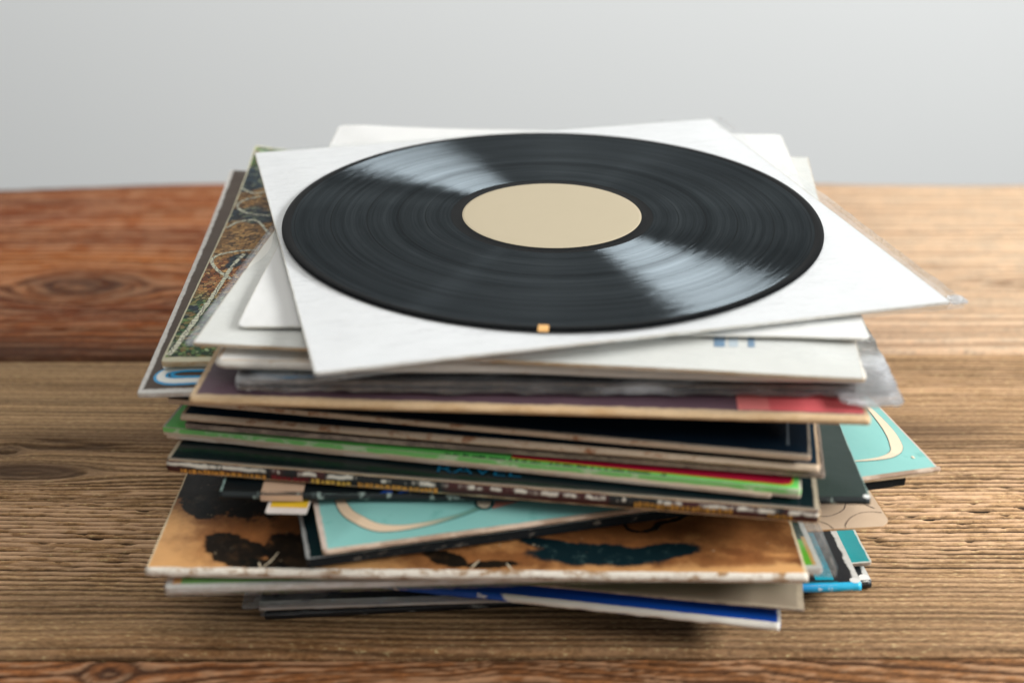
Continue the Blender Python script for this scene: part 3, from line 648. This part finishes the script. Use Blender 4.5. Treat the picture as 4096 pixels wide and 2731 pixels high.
# --- T: worn ochre cover
def blob(k, cx, cy, rx, ry, ang, soft=.25, amp=.7, nz=None):
    m = k.vec(loc=(0, 0, 0), v=k.obj)
    v = k.n('ShaderNodeVectorMath'); v.operation = 'SUBTRACT'; k.put(v.inputs[0], m); v.inputs[1].default_value = (cx, cy, 0)
    q = k.sep(k.vec(rot=(0, 0, R(-ang)), v=v.outputs[0]))
    d = k.math('SQRT', k.math('ADD', k.math('POWER', k.math('DIVIDE', q[0], rx), 2.0), k.math('POWER', k.math('DIVIDE', q[1], ry), 2.0)))
    d = k.math('ADD', d, k.math('MULTIPLY', k.math('SUBTRACT', nz, .5), amp*2))
    return k.math('SUBTRACT', 1.0, k.step(d, 1 - soft, 1 + soft*.4))
def ochre_art(k):
    a = k.noise(14, 6, .65, dist=.6); b = k.noise(40, 5, .6, v=k.vec(scale=(1, 2.2, 1))); e1 = k.noise(75, 6, .68); e2 = k.noise(150, 5, .7)
    c = k.ramp(a, [(.28, rgb(104, 64, 36)), (.42, rgb(150, 98, 56)), (.55, rgb(190, 134, 80)), (.75, rgb(208, 158, 102))])
    c = k.mix(k.math('MULTIPLY', k.step(b, .44, .62), .85), c, rgb(104, 62, 34))
    c = k.mix(k.math('MULTIPLY', k.step(k.noise(27, 5, .7, dist=1.0), .50, .62), .6), c, rgb(88, 52, 28))
    c = k.mix(k.math('MULTIPLY', k.step(k.noise(260, 5, .7), .48, .70), .35), c, rgb(84, 52, 30))
    fr = k.step(k.math('ADD', k.sep()[1], k.math('MULTIPLY', k.math('SUBTRACT', k.noise(40, 4), .5), .026)), -.1430, -.1480)
    lf = k.step(k.math('ADD', k.sep()[0], k.math('MULTIPLY', k.math('SUBTRACT', k.noise(30, 4), .5), .05)), -.122, -.136)
    c = k.mix(k.math('MULTIPLY', k.math('MAXIMUM', fr, lf), .8), c, rgb(214, 162, 104))
    brown = k.mix(e1, rgb(70, 42, 24), rgb(146, 92, 50)); black = k.mix(k.step(e2, .5, .8), rgb(10, 12, 10), rgb(60, 44, 28))
    teal = k.mix(k.step(e2, .55, .78), rgb(8, 26, 30), rgb(70, 92, 88))
    for B in ((-.100, -.120, .042, .017, -8), (-.066, -.108, .03, .02, 0), (.088, -.121, .05, .009, 4), (.118, -.146, .03, .005, 3), (-.118, -.135, .034, .020, -30), (-.125, -.092, .056, .032, -24), (.0, -.147, .05, .010, 0), (.06, -.139, .062, .014, 0), (.125, -.118, .03, .022, 0), (-.15, -.085, .012, .02, 0)):
        c = k.mix(k.math('MULTIPLY', blob(k, *B, soft=.6, nz=e1), .92), c, brown)
    for B in ((-.124, -.086, .044, .025, -24), (-.085, -.075, .03, .03, 0), (-.118, -.1405, .019, .011, -32), (-.100, -.152, .012, .005, -10), (-.087, -.143, .017, .013, -60), (-.1425, -.104, .013, .006, -48), (-.014, -.1455, .013, .005, -20), (.006, -.1495, .014, .003, 4)):
        c = k.mix(k.math('MULTIPLY', blob(k, *B, soft=.10, nz=e1), .97), c, black)
    for B in ((.058, -.1415, .036, .0085, -2), (.086, -.1395, .022, .0065, 12), (.035, -.134, .018, .0045, -14)):
        c = k.mix(blob(k, *B, soft=.18, amp=.45, nz=e1), c, teal)
    sp = k.math('MULTIPLY', k.step(k.noise(210, 2), .70, .76), .6)
    return k.mix(sp, c, rgb(190, 172, 140))
r, top = sleeve('T', 'worn ochre and brown painted sleeve with black patches and a thick frayed white spine', -.103, .0064, .0036, (-.0149, .6752), -.49, .3112, .314,
                cover_mat('ochre_art_print', .3112, .314, ochre_art, (.0008, .0012, .0018, .002), rgb(232, 210, 172), .45, .12, .14, .5), E_wornwhite, 17, rc=.004)
ksh = NT('black_paint_print'); k = ksh
ksh = k.fin(k.mix(k.step(k.noise(60, 5), .55, .75), rgb(18, 20, 18), rgb(72, 52, 32)), .38, k.bump(k.noise(80, 3), .2, .0006), .45)
ribbon('painted_line', r, top, [(.0715, -.1154), (.0736, -.1214), (.0798, -.1234), (.0863, -.1204), (.0892, -.116), (.0997, -.1114), (.1083, -.1012)], [.001, .0022, .0014, .0035, .0024, .002, .002], ksh, .0003, .5)
scr = plain('bare_scratch', rgb(206, 190, 160), .8)
for ps in ([(-.1010, -.1545), (-.0975, -.1490), (-.0948, -.1420)], [(-.1015, -.1540), (-.1030, -.1500)], [(-.0030, -.1535), (.0012, -.1470)], [(.0170, -.1540), (.0140, -.1490)]):
    ribbon('scratch', r, top, ps, [.0004, .0011, .0004], scr, .0004, .6)
spine('spine', r, .3112, .314, .0064, .0040, E_wornwhite, 17, out=.0010, rag=.0007, z0=.0008)

# --- U: green print in plastic
def u_art(k):
    x, y, z = k.sep()
    c = k.mix(k.step(k.noise(30, 2), .5, .53), rgb(18, 44, 28), rgb(84, 112, 28))
    c = k.mix(k.math('SUBTRACT', 1.0, k.step(y, -.1325, -.1320)), c, rgb(96, 176, 30))
    c = k.mix(k.math('MULTIPLY', k.math('SUBTRACT', 1.0, k.step(x, -.1495, -.1492)), k.math('SUBTRACT', 1.0, k.step(y, -.13, -.129))), c, rgb(226, 160, 50))
    c = k.mix(k.math('MULTIPLY', k.step(x, .1515, .1520), k.math('SUBTRACT', 1.0, k.step(y, -.130, -.129))), c, rgb(206, 160, 90))
    return c
r, top = sleeve('U', 'white bordered sleeve with lime green print in clear plastic, under the ochre sleeve', -.1098, .0064, .0032, (-.0150, .6808), 3.3, .313, .313,
                cover_mat('green_lime_print', .313, .313, u_art, (.0034, .0036, .0030, .003), rgb(234, 232, 222), .4, .05, .4, .15), E_white, 18)
me, _ = slab(.3205, .317, .0068, .0052, 181, wave=.0006, crumple=.0012, off=(.0034, .0012), z0=-.0002, N=80, fall=.014)
link('plastic_cover', me, r, (POLY_MILK,)); me.name = 'plastic_cover'

# --- S: beige paper sleeve
r, top = sleeve('S', 'beige paper inner sleeve with pencil drawn curves and a rounded corner sticking out at right', -.117, .0030, .0007, (.0234, .7155), 7.0, .311, .311,
                cover_mat('beige_paper', .311, .311, lambda k: k.mix(k.noise(35, 6, .65), rgb(188, 160, 132), rgb(206, 180, 152)), (.0009,)*4, rgb(180, 138, 92), .7, .05, .2, .4), edge_mat('beige_paper_edge', rgb(150, 110, 70), rgb(196, 160, 120), 60), 19, rc=.010, curls=((1, -1, .05, -.0006),))
pen = NT('pencil'); k = pen; pen = k.fin(k.mix(k.step(k.noise(400, 3), .4, .65), rgb(120, 98, 80), rgb(66, 56, 50)), .7)
for i, ps in enumerate(([(.1627, -.1163), (.1587, -.1175), (.1549, -.1234), (.1537, -.1296), (.1554, -.1344), (.1500, -.1400)],)): pass
arcs = [[(.1545, -.1163), (.1505, -.1175), (.1467, -.1234), (.1455, -.1296), (.1472, -.1344), (.1513, -.1387)],
        [(.1386, -.1300), (.1352, -.1376), (.1300, -.1416), (.1232, -.1436), (.1150, -.1413)],
        [(.1300, -.1545), (.1311, -.1512), (.1356, -.1459), (.1419, -.1425), (.1480, -.1415), (.1535, -.1425)],
        [(.1180, -.1472), (.1218, -.1504), (.1235, -.1545)]]
for i, ps in enumerate(arcs): ribbon('pencil_curve', r, top, ps, [.0003, .0006, .0004, .0007], pen, .0001, .4, i)
lettering('lettering', r, top, 'Ltd', (.1245, -.1330), (1, -.05), .0021, .0046, plain('faint_ink', rgb(140, 100, 78), .6))

# --- Z: layered dull sheets
r, top = sleeve('Z', 'dull grey beige sleeve peeking out at lower right, above the blue sleeve', -.1225, .0078, .0012, (.0157, .6885), -8.6, .296, .296,
                cover_mat('grey_beige_card', .296, .296, lambda k: k.mix(k.noise(30, 4), rgb(116, 104, 88), rgb(138, 124, 104)), (.002, .002, .0036, .002), rgb(166, 150, 126), .5, .15, .35, .3), E_grey, 20)
for i in range(3):
    me, _ = slab(.292 - .004*i, .292, .0010, .0008, 201 + i, wave=.0003, off=(-.001*i, .0015 + .0022*(i + 1)), z0=.0034 - .0013*i, jit=.0003, N=36)
    link('paper_sheet', me, r, (plain('sheet_%s' % 'abc'[i], (rgb(122, 110, 92), rgb(110, 98, 82), rgb(134, 122, 102))[i], .5), E_grey)); me.name = 'paper_sheet'

# --- Y: blue
r, top = sleeve('Y', 'royal blue sleeve with a white chipped front edge at lower right of the pile', -.131, .0074, .0034, (.0087, .6856), -9.39, .292, .292,
                cover_mat('royal_blue_print', .292, .292, navy(rgb(14, 62, 150), rgb(22, 84, 178)), (.0012, .001, .0018, .002), rgb(226, 224, 216), .35, .06, .45, .8),
                edge_mat('blue_edge', rgb(24, 70, 140), rgb(220, 216, 204), 50, .46, .54), 21)
k = NT('blue_white_spine'); x_ = k.sep()[0]
bm_ = k.math('MAXIMUM', k.step(k.math('ADD', x_, k.math('MULTIPLY', k.noise(70, 4), .06)), .045, .050), k.step(k.noise(130, 4), .62, .68))
bs = k.fin(k.mix(bm_, rgb(22, 70, 150), rgb(222, 216, 202)), .6, k.bump(k.noise(300, 3), .3, .0006))
spine('spine', r, .292, .292, .0074, .0036, bs, 21, out=.0009, rag=.0006)

# --- V: black with cyan stripe and blue spine
r, top = sleeve('V', 'black sleeve with a cyan stripe near its right end and a blue spine', -.139, .0064, .0042, (.0171, .7077), 3.47, .3041, .314,
                cover_mat('black_cyan_print', .3041, .314, navy(rgb(16, 18, 20), rgb(34, 36, 40)), (.0008, .0012, .0036, .0015), rgb(212, 208, 198), .35, .10, .45, .6), E_white, 22)
cy = plain('cyan_ink', rgb(12, 138, 156), .4, mottled=.04); tl_ = plain('teal_ink', rgb(20, 92, 100), .4)
patch('printed_stripe', r, top, [(.1290, -.1525), (.1385, -.1528), (.1385, .10), (.1290, .10)], cy)
ribbon('printed_rule', r, top, [(.05, -.1546), (.10, -.1546), (.1400, -.1546)], .0012, tl_)
k = NT('blue_spine_print'); x_ = k.sep()[0]
cs_ = k.mix(k.step(x_, .10, .145), rgb(18, 84, 168), rgb(40, 168, 204)); cs_ = k.mix(k.step(x_, -.02, .06), rgb(176, 176, 172), cs_)
cs_ = k.mix(k.step(k.noise(160, 4), .60, .72), cs_, rgb(190, 206, 212))
spine('spine', r, .3041, .314, .0064, .0044, k.fin(cs_, .4, k.bump(k.noise(300, 3), .3, .0005)), 22, out=.0011)
disc_patch('bare_corner', r, top, (.1490, -.1540), .0028, .0022, plain('bare_corner_card', rgb(218, 214, 206), .8), .0004)
me, _ = slab(.190, .318, .0030, .0006, 223, wave=.0005, crumple=.0006, off=(-.0650, -.0012), z0=.0036, N=70)
link('plastic_cover', me, r, (POLY_DULL,)); me.name = 'plastic_cover'

# --- teal
r, top = sleeve('W', 'deep teal sleeve whose pale worn corner shows at right behind the cyan striped one', -.1458, .0036, .0020, (.028, .7317), 3.2, .308, .308,
                cover_mat('deep_teal_print', .308, .308, navy(rgb(12, 112, 116), rgb(20, 136, 136)), (.0015, .001, .0014, .001), rgb(206, 206, 192), .4, .06, .4, .7), E_grey, 23, curls=((1, -1, .04, .0012),))
# --- X: bottom
r, top = sleeve('X', 'bottom sleeve of the pile, black with a scuffed front edge and a white chipped corner', -.1497, .0051, .0040, (.0178, .7178), 5.28, .3139, .314,
                cover_mat('bottom_black_print', .3139, .314, navy(rgb(18, 22, 24), rgb(44, 46, 48)), (.0010, .0014, .0030, .0015), rgb(214, 212, 204), .4, .15, .4, .6), E_dark, 24)
disc_patch('bare_corner', r, top, (.1535, -.1535), .0028, .0032, plain('chipped_corner_card', rgb(222, 218, 210), .8), .0003)
k = NT('scuffed_black_spine')
spine('spine', r, .3139, .314, .0051, .0042, k.fin(k.mix(k.step(k.noise(140, 4, .6, v=k.vec(scale=(.5, 1, 1))), .58, .70), rgb(20, 22, 24), rgb(110, 112, 108)), .45), 24, out=.0007)
me, _ = slab(.3155, .313, .0051, .0008, 241, wave=.0004, crumple=.0008, off=(-.0012, -.0012), z0=.0012, N=60, fall=.02)
link('plastic_cover', me, r, (POLY_GREY,)); me.name = 'plastic_cover'

# ------------------------------------------------------------------ the vinyl record
rec = thing('vinyl_record', 'black vinyl record with a blank cream centre label lying on top of the pile', 'record', (.0221, .7152, TZ - .0018), 0)
GAPS = [.1437, .1238, .1038, .0865, .0712]
prof = [(.0505, .0016), (.0525, .0014), (.0560, .00135), (.0572, .00145)]
rr = .0582
marks = sorted(GAPS)
for g_ in marks:
    prof += [(g_ - .0005, .00145), (g_ - .0003, .00140), (g_, .00138), (g_ + .0003, .00140), (g_ + .0005, .00145)]
prof += [(.1455, .00145), (.1466, .0017), (.1482, .00178), (.1496, .0016), (.1504, .0012), (.1506, .0009), (.1502, .0005), (.1490, .0001), (.10, .0001), (.0505, .0001)]
SEG = 256; V = []; F = []
for i in range(SEG):
    a = 2*math.pi*i/SEG
    for r_, z_ in prof: V.append((r_*math.cos(a), r_*math.sin(a), z_))
n = len(prof)
for i in range(SEG):
    j = (i + 1) % SEG
    for q in range(n - 1): F.append((i*n + q, i*n + q + 1, j*n + q + 1, j*n + q))
k = NT('black_vinyl')
x, y, z = k.sep(); rad = k.math('SQRT', k.math('ADD', k.math('MULTIPLY', x, x), k.math('MULTIPLY', y, y)))
cv = k.n('ShaderNodeCombineXYZ'); k.put(cv.inputs[0], rad)
rn = k.noise(700, 6, .7, v=cv.outputs[0]); rn2 = k.noise(120, 4, .6, v=cv.outputs[0])
cv2 = k.n('ShaderNodeCombineXYZ'); k.put(cv2.inputs[0], k.math('MULTIPLY', rad, 900.0)); k.put(cv2.inputs[1], k.math('MULTIPLY', x, 22.0)); k.put(cv2.inputs[2], k.math('MULTIPLY', y, 22.0))
rn3 = k.noise(1.0, 4, .65, v=cv2.outputs[0])
tg = k.n('ShaderNodeTangent'); tg.direction_type = 'RADIAL'; tg.axis = 'Z'
dust = k.math('MULTIPLY', k.step(k.noise(1100, 2), .70, .76), .12)
scuff = k.math('MULTIPLY', k.step(k.noise(1.0, 5, .7, v=k.vec(scale=(45, 45, 45))), .5, .85), .015)
base = k.mix(k.math('ADD', dust, scuff), (.003, .0035, .004, 1), (.3, .31, .31, 1))
k.fin(base, .30, None, .0)
geo = k.n('ShaderNodeNewGeometry'); gb = k.bump(rn, .25, .0004)
rv = k.n('ShaderNodeCombineXYZ'); k.put(rv.inputs[0], k.math('DIVIDE', x, rad)); k.put(rv.inputs[1], k.math('DIVIDE', y, rad))
wob = k.math('MULTIPLY', k.math('SUBTRACT', rn, .5), .5)
tv_ = k.n('ShaderNodeCombineXYZ'); k.put(tv_.inputs[0], k.math('DIVIDE', k.math('MULTIPLY', y, -1.0), rad)); k.put(tv_.inputs[1], k.math('DIVIDE', x, rad))
cv3 = k.n('ShaderNodeCombineXYZ'); k.put(cv3.inputs[0], k.math('MULTIPLY', rad, 1500.0)); k.put(cv3.inputs[1], k.math('MULTIPLY', x, 60.0)); k.put(cv3.inputs[2], k.math('MULTIPLY', y, 60.0))
rn4 = k.noise(1.0, 5, .7, v=cv3.outputs[0])
tsc = k.n('ShaderNodeVectorMath'); tsc.operation = 'SCALE'; k.put(tsc.inputs[0], tv_.outputs[0]); k.put(tsc.inputs['Scale'], k.math('MULTIPLY', k.math('SUBTRACT', rn4, .5), .75))
def wall_lobe(sign):                      # the two walls of every V groove
    sc_ = k.n('ShaderNodeVectorMath'); sc_.operation = 'SCALE'; k.put(sc_.inputs[0], rv.outputs[0])
    k.put(sc_.inputs['Scale'], k.math('ADD', 1.62*sign, k.math('MULTIPLY', wob, 1.6)))
    ad = k.n('ShaderNodeVectorMath'); ad.operation = 'ADD'; k.put(ad.inputs[0], sc_.outputs[0]); ad.inputs[1].default_value = (0, 0, 1)
    a2 = k.n('ShaderNodeVectorMath'); a2.operation = 'ADD'; k.put(a2.inputs[0], ad.outputs[0]); k.put(a2.inputs[1], tsc.outputs[0])
    no = k.n('ShaderNodeVectorMath'); no.operation = 'NORMALIZE'; k.put(no.inputs[0], a2.outputs[0])
    g = k.n('ShaderNodeBsdfAnisotropic'); g.distribution = 'BECKMANN'
    k.put(g.inputs['Roughness'], k.math('ADD', .22, k.math('MULTIPLY', rn3, .22))); g.inputs['Anisotropy'].default_value = .50
    g.inputs['Color'].default_value = (.80, .93, 1, 1)
    k.t.links.new(no.outputs[0], g.inputs['Normal']); k.t.links.new(tg.outputs[0], g.inputs['Tangent']); return g
g1, g2 = wall_lobe(1), wall_lobe(-1)
mg = k.n('ShaderNodeMixShader'); mg.inputs[0].default_value = .5
k.t.links.new(g1.outputs[0], mg.inputs[1]); k.t.links.new(g2.outputs[0], mg.inputs[2])
# plain (ungrooved) rings between the tracks, at the rim and in the run-out
plain_ring = k.math('MAXIMUM', k.math('SUBTRACT', 1.0, k.step(rad, .0565, .0575)), k.step(rad, .1452, .1458))
for g_ in (.1437, .1238, .1038, .0865, .0712):
    plain_ring = k.math('MAXIMUM', plain_ring, k.math('MULTIPLY', .45, k.math('SUBTRACT', 1.0, k.step(k.math('ABSOLUTE', k.math('SUBTRACT', rad, g_)), .00020, .0004))))
amt = k.math('MULTIPLY', k.math('SUBTRACT', 1.0, plain_ring), k.math('MULTIPLY', k.math('MULTIPLY', rn2, .155), k.math('ADD', .55, k.math('MULTIPLY', rn3, .9))))
k.b.inputs['Specular IOR Level'].default_value = .11
dfv = k.n('ShaderNodeBsdfDiffuse'); k.put(dfv.inputs[0], base)
mp = k.n('ShaderNodeMixShader'); k.put(mp.inputs[0], k.math('MULTIPLY', plain_ring, .4)); k.t.links.new(dfv.outputs[0], mp.inputs[1]); k.t.links.new(k.b.outputs[0], mp.inputs[2])
mv = k.n('ShaderNodeMixShader'); k.put(mv.inputs[0], amt)
k.t.links.new(mp.outputs[0], mv.inputs[1]); k.t.links.new(mg.outputs[0], mv.inputs[2]); k.t.links.new(mv.outputs[0], k.out.inputs[0])
o = link('disc', mesh('disc', V, F, True), rec, (k.m,))
lab = []; LF = []
prof2 = [(0, .00162), (.02, .00162), (.04, .00162), (.0490, .00162), (.0503, .00158), (.0507, .0014)]
for i in range(128):
    a = 2*math.pi*i/128
    for r_, z_ in prof2[1:]: lab.append((r_*math.cos(a), r_*math.sin(a), z_))
lab.append((0, 0, .00162)); m_ = len(prof2) - 1
for i in range(128):
    j = (i + 1) % 128; LF.append((128*m_, i*m_, j*m_))
    for q in range(m_ - 1): LF.append((i*m_ + q, i*m_ + q + 1, j*m_ + q + 1, j*m_ + q))
link('centre_label', mesh('centre_label', lab, LF, True), rec, (plain('cream_label_paper', rgb(166, 154, 130), .75, .2, .01),))
bm = bmesh.new(); a0 = R(-92.9)
vs = []
for s in (-1, 1):
    a = a0 + s*.0025/.148
    vs.append([(r_*math.cos(a), r_*math.sin(a), z_) for r_, z_ in ((.1452, .0018), (.1470, .00192), (.1490, .00188), (.1506, .0014), (.1510, .0009))])
for i in range(4): bm.faces.new([bm.verts.new(p) for p in (vs[0][i], vs[0][i + 1], vs[1][i + 1], vs[1][i])])
bmesh.ops.remove_doubles(bm, verts=bm.verts, dist=1e-6)
for f in bm.faces: f.normal_flip() if f.normal.z < 0 else None
me = bpy.data.meshes.new('rim_mark'); bm.to_mesh(me); bm.free(); link('rim_mark', me, rec, (plain('orange_mark', rgb(232, 178, 110), .6),))  # orange retouch remnant given a shape on the rim, no actual sticker
